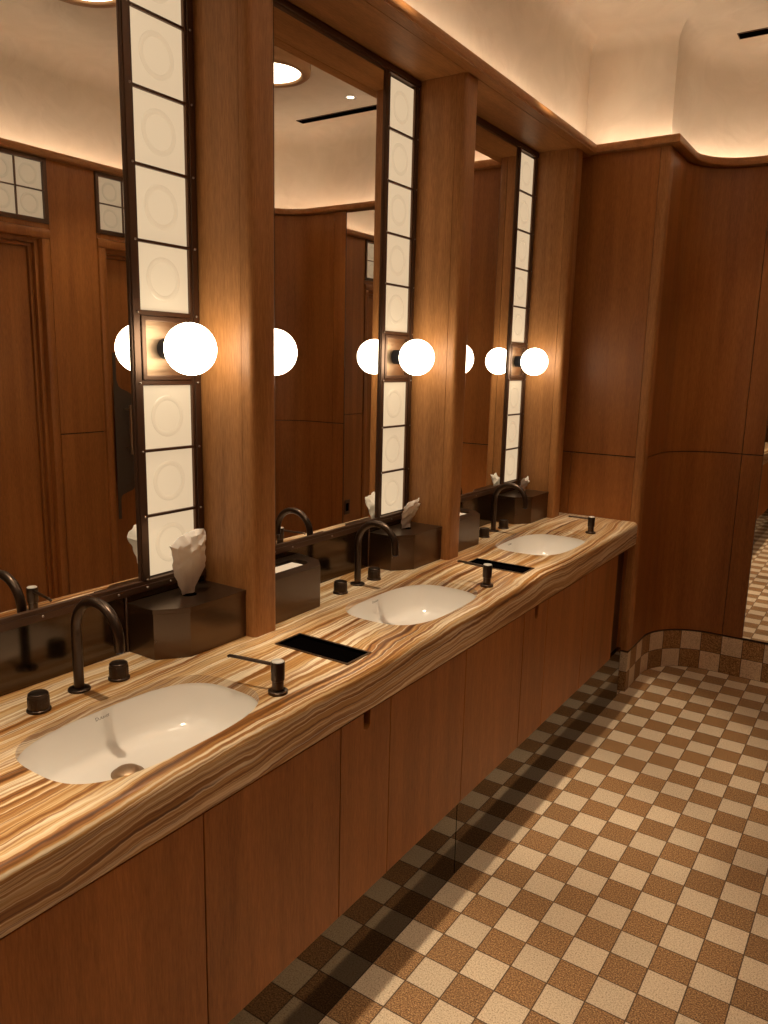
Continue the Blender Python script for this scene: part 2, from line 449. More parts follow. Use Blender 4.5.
# ================================================================ PILLARS
def pillar(y0, label):
    y1 = y0 + .086
    t = empty('wooden_pillar', (-.44, y0 + .045, ZC), label, 'pillar', 'wooden pillars between the mirrors')
    def loc(o): o.location = (-t.location.x, -t.location.y, -t.location.z); return o
    zt = 2.5296
    loc(MB().box(-.555, -.3835, y0, y1, ZC + .0006, zt, bev=.001).build('side_panel', M['wood'], t))
    r = .014; x1 = -.345
    pts = [(-.3815, y0 - .0012)] + [(x1 - r + r * math.sin(a), y0 - .0012 + r - r * math.cos(a)) for a in (0, PI / 8, PI / 4, 3 * PI / 8, PI / 2)] + \
          [(x1 - r + r * math.cos(a), y1 + .0012 - r + r * math.sin(a)) for a in (0, PI / 8, PI / 4, 3 * PI / 8, PI / 2)] + [(-.3815, y1 + .0012)]
    loc(MB().prism(pts, ZC + .0006, zt).build('nosing', M['wood'], t, smooth_angle=50))
    loc(MB().box(-.386, -.378, y0 + .003, y1 - .003, ZC + .001, zt - .001).build('joint', M['gap'], t))
    return t
PY = [1.457 + PITCH * k for k in (-1, 0, 1, 2)]
plab = ['wooden pillar left of the nearest mirror, nearest the camera', 'wooden pillar between the first and second mirrors, widest in view', 'wooden pillar between the second and third mirrors',
        'wooden pillar against the end wall beyond the farthest mirror']
for y, l in zip(PY, plab): pillar(y, l)

# ================================================================ MIRROR BAYS
def rel(o, t): o.location = (-t.location.x, -t.location.y, -t.location.z); return o
ZL = [2.500, 2.338, 2.174, 2.009, 1.842, 1.679, 1.514, 1.350, 1.188, 1.030]   # muntin centres
ORD = {0: 'nearest', 1: 'middle', 2: 'farthest'}

def ring_relief(mb, yc, zc, x, r=.045, w=.0065, h=.0016, mi=1, sgn=1, n=40):
    prof = [(r + w * math.cos(a), h * math.sin(a) * sgn) for a in [PI * k / 6 for k in range(7)]]
    # raised ring
    rings = []
    for k in range(n):
        ang = 2 * PI * k / n
        rings.append([mb.bm.verts.new((x + hh, yc + rr * math.cos(ang), zc + rr * math.sin(ang))) for rr, hh in prof])
    for k in range(n):
        a, b = rings[k], rings[(k + 1) % n]
        for j in range(len(prof) - 1):
            f = mb.bm.faces.new((a[j], a[j + 1], b[j + 1], b[j])); f.smooth = True; f.material_index = mi

def light_column(yL, yR, bay, side, mirror_side):
    """glass block strip between yL and yR (inner edges of frame bars)"""
    nm = {0: 'first', 1: 'second', 2: 'third', -1: 'off-frame'}[bay]
    t = empty('lit_glass_column', (XM, (yL + yR) / 2, 1.0),
              {('r', 0): 'backlit glass block column right of the nearest mirror', ('r', 1): 'backlit glass block column right of the middle mirror',
               ('r', 2): 'backlit glass block column right of the farthest mirror', ('l', 0): 'backlit glass block column left of the nearest mirror',
               ('l', 1): 'backlit glass block column left of the middle mirror, hidden behind the big pillar', ('l', 2): 'backlit glass block column left of the farthest mirror, behind the middle pillar'}[(side, bay)],
              'glass block column', 'backlit glass block columns beside the mirrors')
    bw = .030; bl, br_ = (.030, .030) if side == 'r' else (.024, .028); xf = XM + .005
    f = MB()
    f.box(XM - .02, xf, yL - bl, yL, 1.0285, 2.505, bev=.002); f.box(XM - .02, xf, yR, yR + br_, 1.0285, 2.505, bev=.002)
    f.box(XM - .02, xf + .003, yL - bl + .005, yL - .006, 1.0285, 2.505, bev=.0015); f.box(XM - .02, xf + .003, yR + .008, yR + br_ - .006, 1.0285, 2.505, bev=.0015)
    rel(f.build('side_bars', M['frame'], t), t)
    for k, z in enumerate(ZL):
        if k in (0, len(ZL) - 1): continue
        hh = .0035 if k not in (5, 6) else .006
        rel(MB().box(XM - .018, xf - .001, yL - .001, yR + .001, z - hh, z + hh, bev=.0012).build('glazing_bar', M['frame'], t), t)
    b2 = MB()
    for z in ZL:
        for yy in (yL - bl * .42, yR + br_ * .5):
            b2.lathe([(.0001, .0075), (.0022, .007), (.003, .0045)], (xf, yy, z), 'x', 10)
    rel(b2.build('screws', M['screw'], t), t)
    yc = (yL + yR) / 2
    for k in range(9):
        if k == 5: continue
        z1, z0 = ZL[k] - .0035, ZL[k + 1] + .0035
        m = MB(); m.box(XM - .014, XM - .003, yL, yR, z0, z1, bev=.0008)
        ring_relief(m, yc, (z0 + z1) / 2, XM - .0032)
        rel(m.build('glass_pane', [M['pane'], M['pane_ring']], t), t)
    return t

def globe_sconce(y, yL, yR, label):
    z = (ZL[5] + ZL[6]) / 2; h = (ZL[5] - ZL[6]) / 2 - .0065; w = (yR - yL) / 2 - .001
    t = empty('globe_wall_light', (XM, y, z), label, 'wall light', 'globe wall lights beside the mirrors')
    m = MB()
    m.box(XM - .012, XM - .001, y - w, y + w, z - h, z + h)
    rel(m.build('backplate', M['brushed'], t), t)
    m = MB()   # recessed frame lip
    for (a, b, c, d) in ((-w, -w + .013, -h, h), (w - .013, w, -h, h)): m.box(XM - .010, XM + .009, y + a, y + b, z + c, z + d, bev=.002)
    for (c, d) in ((-h, -h + .012), (h - .012, h)): m.box(XM - .010, XM + .008, y - w, y + w, z + c, z + d, bev=.002)
    rel(m.build('plate_frame', M['frame'], t), t)
    c = (0, y, z)
    rel(MB().lathe([(.0001, -.530), (.025, -.530), (.026, -.500), (.024, -.490), (.0001, -.490)], c, 'x', 32).build('socket', M['cup'], t, smooth_angle=40), t)
    n = 24; prof = [(.0622 * math.sin(PI * k / n) + (1e-7 if k in (0, n) else 0), -.440 - .0622 * math.cos(PI * k / n)) for k in range(n + 1)]
    prof[0] = (0, prof[0][1]); prof[-1] = (0, prof[-1][1])
    rel(MB().lathe(prof, c, 'x', 48).build('globe', M['globe'], t), t)
    return t

for bay in (0, 1, 2):
    ya = PY[bay] + .0885; yb = PY[bay + 1] - .0035
    dz = bay * PITCH
    # right column panes 1.265..1.418 in bay 0
    rL, rR = 1.271 + dz, 1.425 + dz
    lR = 1.714 + dz - PITCH; lL = ya + .024
    light_column(rL, rR, bay, 'r', 'l')
    light_column(lL, lR, bay, 'l', 'r')
    globe_sconce((rL + rR) / 2 - .004, rL, rR, ['glowing globe wall light right of the nearest mirror', 'glowing globe wall light right of the middle mirror',
                 'glowing globe wall light right of the farthest mirror, smallest in view'][bay])
    globe_sconce((lL + lR) / 2, lL, lR, ['glowing globe wall light left of the nearest mirror', 'globe wall light half hidden behind the widest pillar, left of the middle mirror',
                 'globe wall light peeking past the second pillar, left of the farthest mirror'][bay])
    mL, mR = lR + .028, rL - .030
    t = empty('mirror', (XM, (mL + mR) / 2, 1.0), ['tall mirror nearest the camera, reflecting a cubicle door and transom', 'middle tall mirror, reflecting the curved far wall and a round ceiling light',
              'farthest tall mirror, narrow sliver beyond the second pillar'][bay], 'mirror', 'tall framed mirrors over the vanity')
    rel(MB().box(XM - .006, XM, mL, mR, 1.026, 2.507).build('mirror_glass', M['mirror'], t), t)
    m = MB(); m.box(XM - .024, XM + .007, ya, yb, .9995, 1.028, bev=.002); m.box(XM - .024, XM + .010, ya, yb, 1.0035, 1.018, bev=.0015)
    rel(m.build('bottom_rail', M['frame'], t), t)
    m = MB(); m.box(XM - .024, XM + .007, ya, yb, 2.504, 2.5296, bev=.002); m.box(XM - .024, XM + .010, ya, yb, 2.510, 2.524, bev=.0015)
    rel(m.build('top_rail', M['frame'], t), t)
    for yy in (ya + .012, lL - .012, lR + .016, mL + .07, (mL + mR) / 2, mR - .07, rL - .014, rL + .06, rR + .01):
        rel(MB().lathe([(.0001, .0032), (.0022, .003), (.0032, 0)], (XM + .0096, yy, 1.011), 'x', 12).build('screw', M['screw'], t), t)
    # backsplash
    t = empty('backsplash', (XM, (ya + yb) / 2, ZC), ['dark bronze backsplash below the nearest mirror', 'dark bronze backsplash below the middle mirror', 'dark bronze backsplash below the farthest mirror'][bay],
              'backsplash', 'bronze backsplashes under the mirrors')
    rel(MB().box(XM - .020, XM + .001, ya, yb, ZC + .0005, .999).build('panel', M['bronze_splash'], t), t)
    m = MB(); m.tube([(XM + .003, rL - .075, ZC + .001), (XM + .003, rL - .075, .999)], .003, 8)
    rel(m.build('joint_rod', M['frame'], t), t)

# ================================================================ COUNTER
def superellipse(cx, cy, a, b, n_, k=72):
    out = []
    for i in range(k):
        th = 2 * PI * i / k; c, s_ = math.cos(th), math.sin(th)
        out.append((cx + a * math.copysign(abs(c) ** (2 / n_), c), cy + b * math.copysign(abs(s_) ** (2 / n_), s_)))
    return out
SX, SA, SB, SN = -.190, .151, .244, 3.0
SY = [.977, 2.000, 3.022]
SLOT = [(PY[k] + .0) for k in (0, 1, 2)]      # waste slots sit level with the pillars
X1 = .012
sec = [(-.556, .838), (-.556, ZC)]
R1 = .020
sec += [(X1 - R1 + R1 * math.sin(math.radians(a)), ZC - R1 + R1 * math.cos(math.radians(a))) for a in (0, 15, 30, 45, 60, 75, 90)]
R2 = .008
sec += [(X1 - R2 + R2 * math.cos(math.radians(a)), .747 + R2 - R2 * math.sin(math.radians(a))) for a in (0, 30, 60, 90)]
sec += [(-.018, .747), (-.018, .838)]
ct = MB().prism(sec, -.40, 3.7075, 'xz').build('vanity_countertop', M['onyx'])
tag(ct, 'long brown and cream banded onyx vanity countertop holding three undermount basins', 'countertop')
cut = MB()
for y in SY: cut.prism(superellipse(SX, y, SA, SB, SN), .78, .90)
for y in SLOT[1:3]: cut.box(-.272, -.046, y + .001, y + .094, .78, .90)
cu = cut.build('cutter', M['onyx'])
md = ct.modifiers.new('cut', 'BOOLEAN'); md.object = cu; md.operation = 'DIFFERENCE'; md.solver = 'EXACT'
bpy.context.view_layer.update()
dg = bpy.context.evaluated_depsgraph_get()
me = bpy.data.meshes.new_from_object(ct.evaluated_get(dg))
ct.modifiers.clear(); ct.data = me
bpy.data.objects.remove(cu)
if not me.materials: me.materials.append(M['onyx'])
me.polygons.foreach_set('use_smooth', [True] * len(me.polygons)); me.set_sharp_from_angle(angle=math.radians(30))

# ---- basins
def basin_mesh(y):
    m = MB(); bm = m.bm
    lv = [(1.005, .8375), (1.003, .832), (.985, .815), (.950, .794), (.90, .772), (.84, .757), (.74, .747), (.55, .742), (.30, .7385), (.10, .737)]
    rings = []
    for f, z in lv:
        k = (1 - f)
        a = SA - k * .115 if f > .8 else SA * (f + .03)
        b = SB - k * .20 if f > .8 else SB * (f + .06)
        if f > .8: pass
        nn = SN - (1 - f) * .9
        cx = SX + (-.018) * min(1, k * 2.2)
        rings.append([bm.verts.new((px, py, z)) for px, py in superellipse(cx, y, max(a, .02), max(b, .02), nn)])
    out = [(1.09, .8375), (1.09, .829), (1.04, .805), (.97, .74), (.85, .712), (.3, .700)]
    o_r = [[bm.verts.new((px, py, z)) for px, py in superellipse(SX, y, SA * f, SB * f, SN)] for f, z in out]
    def br(a, b, flip=False):
        n = len(a)
        for i in range(n):
            q = (a[i], a[(i + 1) % n], b[(i + 1) % n], b[i]); f = bm.faces.new(q[::-1] if flip else q); f.smooth = True
    for a, b in zip(rings, rings[1:]): br(a, b)
    bm.faces.new(rings[-1])
    br(rings[0], o_r[0])
    for a, b in zip(o_r, o_r[1:]): br(a, b)
    bm.faces.new(o_r[-1])
    return m
def make_basin(y, label):
    t = empty('sink_basin', (SX, y, .70), label, 'sink', 'undermount basins in the vanity')
    rel(basin_mesh(y).build('bowl', M['ceramic'], t, smooth_angle=60), t)
    d = (SX - .042, y - .020, .7395)
    rel(MB().lathe([(.0001, .012), (.012, .0115), (.022, .009), (.027, .005), (.029, .001), (.033, .0005), (.033, -.004)], d, 'z', 32).build('drain_cap', M['brushed'], t), t)
    # printed maker's mark high on the rear wall of the bowl
    cu_ = bpy.data.curves.new('mark', 'FONT'); cu_.body = 'D'; cu_.size = .0105; cu_.extrude = .0002
    c2 = bpy.data.curves.new('mark2', 'FONT'); c2.body = 'URAVIT'; c2.size = .0078; c2.extrude = .0002
    bm = bmesh.new()
    for c_, off in ((cu_, 0), (c2, .0078)):
        o = bpy.data.objects.new('tmp', c_); COL.objects.link(o); bpy.context.view_layer.update()
        me_ = bpy.data.meshes.new_from_object(o.evaluated_get(bpy.context.evaluated_depsgraph_get()))
        me_.transform(Matrix.Translation((off, .0, 0))); bm.from_mesh(me_); bpy.data.objects.remove(o); bpy.data.meshes.remove(me_)
    # text x -> +y, text y -> up, normal -> +x (tilted like the wall)
    mt = Matrix(((0, -.28, .96, 0), (1, 0, 0, 0), (0, .96, .28, 0), (0, 0, 0, 1)))
    bm.transform(Matrix.Translation((-.3325, y - .018, .822)) @ mt)
    s_ = MB(); s_.bm.free(); s_.bm = bm
    rel(s_.build('maker_mark', M['logo'], t, recalc=False), t)
    return t
for k, y in enumerate(SY):
    make_basin(y, ['white oval ceramic basin nearest the camera with a bronze drain showing', 'white oval ceramic basin in the middle of the vanity', 'white oval ceramic basin farthest along the vanity'][k])

# ---- taps
def make_faucet(x, y, label):
    t = empty('faucet', (x, y, ZC), label, 'faucet', 'gooseneck faucets on the vanity')
    r = .0108; R = .0725; zc = 1.081 - r - R
    path = [(x, y, ZC + .002), (x, y, .90), (x, y, .95), (x, y, zc - .004)]
    path += [(x + R - R * math.cos(math.radians(a)), y, zc + R * math.sin(math.radians(a))) for a in range(0, 181, 9)]
    path += [(x + 2 * R, y, zc - .008), (x + 2 * R, y, zc - .018)]
    rel(MB().tube(path, r, 24).build('gooseneck_spout', M['tube'], t, smooth_angle=50), t)
    rel(MB().lathe([(.0001, .0005), (.0240, .0005), (.0240, .0035), (.0220, .0052), (.0112, .0058)], (x, y, ZC), 'z', 36).build('base_flange', M['tube'], t, smooth_angle=50), t)
    rel(MB().lathe([(.0001, 0), (.0078, 0), (.0088, .003), (.0088, .006)], (x + 2 * R, y, zc - .022), 'z', 20).build('aerator', M['cup'], t), t)
    return t
def make_handle(x, y, label):
    t = empty('tap_handle', (x, y, ZC), label, 'tap handle', 'round knurled tap handles')
    rel(MB().lathe([(.0001, .0005), (.0240, .0005), (.0240, .004), (.0228, .0056), (.019, .006)], (x, y, ZC), 'z', 36).build('base_ring', M['tube'], t, smooth_angle=50), t)
    rel(MB().lathe([(.0190, .005), (.0212, .0065), (.0214, .010), (.0214, .030), (.0198, .0325)], (x, y, ZC), 'z', 36).build('knurled_grip', M['knurl'], t, smooth_angle=50), t)
    rel(MB().lathe([(.0198, .0325), (.0204, .0345), (.0196, .0375), (.0178, .0388), (.0156, .0381), (.0001, .0377)], (x, y, ZC), 'z', 36).build('top_cap', M['tube'], t, smooth_angle=50), t)
    return t
def make_dispenser(x, y, ang, ln, label):
    t = empty('soap_dispenser', (x, y, ZC), label, 'soap dispenser', 'soap dispensers beside the basins')
    c = (x, y, ZC)
    rel(MB().lathe([(.0001, .0005), (.0218, .0005), (.0218, .0065), (.0200, .0080), (.0130, .0082)], c, 'z', 32).build('base_ring', M['tube'], t, smooth_angle=50), t)
    rel(MB().lathe([(.0130, .008), (.0130, .030), (.0152, .0315), (.0156, .070), (.0150, .0730), (.0138, .0730)], c, 'z', 32).build('pump_body', M['tube'], t, smooth_angle=50), t)
    rel(MB().lathe([(.0138, .0725), (.0138, .0740), (.0125, .0752), (.0001, .0752)], c, 'z', 32).build('top_cap', M['cap'], t, smooth_angle=50), t)
    dx, dy = math.cos(ang), math.sin(ang)
    pth = [(x + dx * d, y + dy * d, ZC + h) for d, h in ((.010, .0645), (ln * .4, .0650), (ln * .7, .0655), (ln - .004, .0655), (ln, .0630))]
    rel(MB().tube(pth, [.0042, .0042, .0040, .0038, .0034], 12).build('spout', M['tube'], t, smooth_angle=60), t)
    return t
FX = -.429
FX3 = [(-.429, .990), (-.429, 2.033), (-.444, 3.082)]
HL = [(-.407, .880), (-.415, 1.921), (-.422, 2.948)]
HR = [(-.411, 1.080), (-.421, 2.118), (-.434, 3.166)]
fl = ['nearest', 'middle', 'farthest']
for k in (0, 1, 2):
    make_faucet(*FX3[k], 'dark bronze gooseneck faucet behind the %s basin' % fl[k])
    make_handle(*HL[k], 'round knurled bronze tap handle left of the %s faucet' % fl[k])
    make_handle(*HR[k], 'round knurled bronze tap handle right of the %s faucet' % fl[k])
for k, (x, y, a, ln) in enumerate(((-.071, 1.235, math.radians(191), .128), (-.079, 2.279, math.radians(174), .118), (-.085, 3.320, math.radians(186), .102))):
    make_dispenser(x, y, a, ln, 'dark bronze soap pump with thin spout beside the %s basin' % fl[k])

# ---- waste slots let into the counter
slab = ['', 'dark rimmed waste opening in the counter in front of the widest pillar', 'dark rimmed waste opening in the counter beside the middle soap pump']
for k in (1, 2):
    y0 = SLOT[k]; xa, xb, ya, yb = -.276, -.042, y0 - .003, y0 + .098
    t = empty('waste_chute', ((xa + xb) / 2, (ya + yb) / 2, ZC), slab[k], 'waste chute', 'waste openings in the counter')
    m = MB()
    for q in ((xa, xb, ya, ya + .0065), (xa, xb, yb - .0065, yb), (xa, xa + .0065, ya + .0065, yb - .0065), (xb - .0065, xb, ya + .0065, yb - .0065)):
        m.box(q[0], q[1], q[2], q[3], ZC + .0003, ZC + .0022)
    rel(m.build('rim', M['bronze_box'], t), t)
    m = MB(); zb = .60
    ia, ib, ja, jb = xa + .007, xb - .007, ya + .007, yb - .007
    m.box(ia - .001, ia, ja, jb, zb, ZC + .001); m.box(ib, ib + .001, ja, jb, zb, ZC + .001)
    m.box(ia, ib, ja - .001, ja, zb, ZC + .001); m.box(ia, ib, jb, jb + .001, zb, ZC + .001); m.box(ia, ib, ja, jb, zb, zb + .002)
    m.box(ia + .0005, ib - .0005, ja + .0005, jb - .0005, ZC - .0075, ZC - .006)
    rel(m.build('liner', M['black'], t), t)

# ---- counter boxes
def box_shell(pts, z0, z1, hole=None):
    m = MB(); m.prism(pts, z0, z1, bev=.0012); return m
def tissue_box(ye, label):
    """chamfered bronze box whose long side ends against the pillar at ye"""
    t = empty('tissue_box', (-.45, ye - .12, ZC), label, 'tissue box', 'bronze tissue boxes right of each mirror')
    pts = [(XM + .003, ye - .258), (-.432, ye - .258), (-.379, ye - .190), (-.376, ye - .002), (XM + .003, ye - .002)]
    rel(MB().prism(pts, ZC + .0006, .972, bev=.001).build('body', M['bronze_box'], t), t)
    lid = [(XM + .003, ye - .260), (-.431, ye - .260), (-.3765, ye - .191), (-.374, ye - .002), (XM + .003, ye - .002)]
    rel(MB().prism(lid, .9725, .984, bev=.001).build('lid', M['bronze_box'], t), t)
    rel(MB().lathe([(.0001, .0004), (.018, .0004), (.020, -.0004)], (-.462, ye - .118, .9842), 'z', 32).build('opening', M['black'], t), t)
    rel(MB().lathe([(.0001, .004), (.003, .0035), (.0042, 0)], (-.4318, ye - .2565, .905), 'y', 12).build('lock', M['screw'], t), t)
    return t
def towel_box(ys, label):
    t = empty('towel_box', (-.45, ys + .12, ZC), label, 'paper towel box', 'bronze paper towel boxes left of the mirrors')
    pts = [(XM + .003, ys + .002), (-.376, ys + .002), (-.378, ys + .226), (-.425, ys + .276), (XM + .003, ys + .300)]
    body = MB().prism(pts, ZC + .0006, .984, bev=.001).build('body', M['bronze_box'], t)
    c = MB(); sl = []
    x0, x1, y0, y1, r = -.492, -.422, ys + .030, ys + .238, .024
    for (cx, cy, a0) in ((x1 - r, y1 - r, 0), (x0 + r, y1 - r, 90), (x0 + r, y0 + r, 180), (x1 - r, y0 + r, 270)):
        sl += [(cx + r * math.cos(math.radians(a0 + q)), cy + r * math.sin(math.radians(a0 + q))) for q in (0, 22, 45, 68, 90)]
    c.prism(sl, .89, 1.0); co = c.build('cutter', M['black'])
    rel(body, t)
    md = body.modifiers.new('c', 'BOOLEAN'); md.object = co; md.solver = 'EXACT'
    bpy.context.view_layer.update()
    me_ = bpy.data.meshes.new_from_object(body.evaluated_get(bpy.context.evaluated_depsgraph_get()))
    body.modifiers.clear(); body.data = me_; bpy.data.objects.remove(co)
    k = MB()
    for q in range(4):
        k.box(x0 + .012 + q * .0003, x1 - .003, y0 + .022, y1 - .022, .8925 + q * .0222, .913 + q * .0222, bev=.002)
    return t, k
for k in (0, 1, 2):
    tissue_box(PY[k + 1], ['angular bronze tissue box beside the widest pillar, nearest the camera', 'angular bronze tissue box right of the middle faucet', 'angular bronze tissue box at the far end of the vanity'][k])
for k in (1, 2):
    t, st = towel_box(PY[k] + .0880, ['', 'bronze box with a long slot, just beyond the widest pillar', 'bronze box with a long slot, beyond the second pillar'][k])
    o = st.build('paper_towel_stack', M['towel'])
    tag(o, ['', 'white folded paper towels inside the slotted box beyond the widest pillar', 'white folded paper towels inside the slotted box beyond the second pillar'][k], 'paper towels', 'paper towel stacks in the slotted boxes')

def tissue_leaf(x, y, z, outline, thick, bend, label, seed=1):
    """a folded tissue: an outline in the y-z plane with real thickness, creased and curved"""
    bm = bmesh.new(); rnd = random.Random(seed)
    cy = sum(p[0] for p in outline) / len(outline); cz = sum(p[1] for p in outline) / len(outline)
    dens = []
    for a, b in zip(outline, outline[1:] + outline[:1]):
        for q in range(5): dens.append((a[0] + (b[0] - a[0]) * q / 5, a[1] + (b[1] - a[1]) * q / 5))
    fr, bk = [], []
    lv = [1, .8, .6, .4, .2]
    def X(py, pz, sg, f):
        cr_ = .0025 * math.sin(py * 210 + pz * 60 + seed) + .0025 * math.sin(py * 90 - pz * 190)
        return x + bend * (pz / .1) ** 2 * .01 + sg * thick * (1 - f ** 2) * (.4 + pz * 6) + cr_
    for sg in (1, -1):
        rg = []
        for f in lv:
            rg.append([bm.verts.new((X(cy + (p[0] - cy) * f, cz + (p[1] - cz) * f, sg, f * .98), y + cy + (p[0] - cy) * f, z + cz + (p[1] - cz) * f)) for p in dens])
        c = bm.verts.new((X(cy, cz, sg, 0), y + cy, z + cz)); n = len(dens)
        for a, b in zip(rg, rg[1:]):
            for k in range(n): bm.faces.new((a[k], a[(k + 1) % n], b[(k + 1) % n], b[k]))
        for k in range(n): bm.faces.new((rg[-1][k], rg[-1][(k + 1) % n], c))
        (fr if sg > 0 else bk).append(rg[0])
    n = len(dens)
    for k in range(n): bm.faces.new((fr[0][k], fr[0][(k + 1) % n], bk[0][(k + 1) % n], bk[0][k]))
    s_ = MB(); s_.bm.free(); s_.bm = bm
    return tag(s_.build('tissue', M['tissue'], smooth_angle=24), label, 'tissue', 'tissues pulled up from the bronze boxes')
tissue_leaf(-.466, 1.339, .985, [(-.019, 0), (.019, 0), (.056, .062), (.052, .103), (.043, .160), (.026, .170), (.006, .171), (-.035, .163), (-.055, .151), (-.068, .138), (-.056, .112), (-.048, .069)], .020, 1.0,
            'tall puffed white tissue rising from the nearest tissue box', 5)
tissue_leaf(-.462, PY[2] - .118, .985, [(-.023, 0), (.023, 0), (.050, .042), (.074, .080), (.048, .090), (.036, .112), (.014, .105), (-.030, .100), (-.042, .082), (-.034, .04)], .012, 2.6,
            'pointed white tissue standing from the tissue box by the middle mirror', 3)
tissue_leaf(-.462, PY[3] - .118, .985, [(-.022, 0), (.022, 0), (.045, .030), (.060, .052), (.030, .060), (.024, .080), (-.004, .070), (-.034, .076), (-.030, .035)], .014, 3.0,
            'small crumpled white tissue in the farthest tissue box', 8)

# ================================================================ CABINETS
def pull_cut(mb): pass
def cab_front(t, y0, y1, notch=False):
    g = .0016; xa, xb, z0, z1 = -.010, .008, .250, .7455
    m = MB()
    if not notch:
        m.box(xa, xb, y0 + g, y1 - g, z0, z1, bev=.0012)
        return rel(m.build('door', M['wood_cab'], t), t)
    yc = y0 + (y1 - y0) * .50; hw = .014; zb = .712
    pts = [(y0 + g, z0), (y1 - g, z0), (y1 - g, z1), (yc + hw, z1)] + [(yc + hw * math.cos(math.radians(-a)), zb + hw * math.sin(math.radians(-a))) for a in range(0, 181, 20)] + [(yc - hw, z1), (y0 + g, z1)]
    m.prism(pts, xa, xb, 'yz')
    d = rel(m.build('door', M['wood_cab'], t), t)
    m = MB(); m.box(xa - .02, xa - .001, yc - .03, yc + .03, zb - .03, z1); rel(m.build('finger_recess', M['black'], t), t)
    return d
SINKC = [(.528, 1.363, .938), (1.573, 2.408, 1.983), (2.618, 3.453, 3.028)]
def carcass(t, y0, y1):
    g = .002
    m = MB()
    m.box(-.50, -.011, y0 + g, y0 + g + .012, .255, .7455); m.box(-.50, -.011, y1 - g - .012, y1 - g, .255, .7455)
    m.box(-.50, -.011, y0 + g + .012, y1 - g - .012, .255, .267); m.box(-.50, -.49, y0 + g + .012, y1 - g - .012, .267, .7455)
    return rel(m.build('carcass', M['gap'], t), t)
for k, (a, b, c) in enumerate(SINKC):
    t = empty('sink_cabinet', (-.24, (a + b) / 2, .25), ['wall hung mahogany two door cabinet under the nearest basin', 'wall hung mahogany two door cabinet under the middle basin', 'wall hung mahogany two door cabinet under the farthest basin'][k],
              'cabinet', 'two door cabinets under the basins')
    carcass(t, a, b); cab_front(t, a, c); cab_front(t, c, b)
for k, (a, b) in enumerate(((.318, .528), (1.363, 1.573), (2.408, 2.618))):
    t = empty('waste_cabinet', (-.24, (a + b) / 2, .25), ['narrow mahogany cabinet at the near end of the vanity', 'narrow mahogany cabinet with a finger notch between the nearest and middle basins', 'narrow mahogany cabinet with a finger notch between the middle and farthest basins'][k],
              'cabinet', 'narrow waste cabinets under the counter')
    carcass(t, a, b); cab_front(t, a, b, notch=True)
t = empty('end_cabinet', (-.24, -.04, .25), 'plain mahogany cabinet beyond the near narrow cabinet, behind the camera side', 'cabinet')
carcass(t, -.40, .318); cab_front(t, -.40, .318)

# ================================================================ FULL LENGTH MIRROR
t = empty('full_length_mirror', (.769, YF, .21), 'tall frameless mirror on the far wall reflecting the checkered floor', 'mirror')
rel(MB().box(.448, 1.090, YF + .002, YF + .010, .212, 2.53).build('mirror_glass', M['mirror'], t), t)
m = MB(); m.box(.4465, .4485, YF - .002, YF + .010, .212, 2.53); m.box(1.0895, 1.0915, YF - .002, YF + .010, .212, 2.53); m.box(.4465, 1.0915, YF - .002, YF + .010, .2095, .2125)
rel(m.build('edge_trim', M['frame'], t), t)

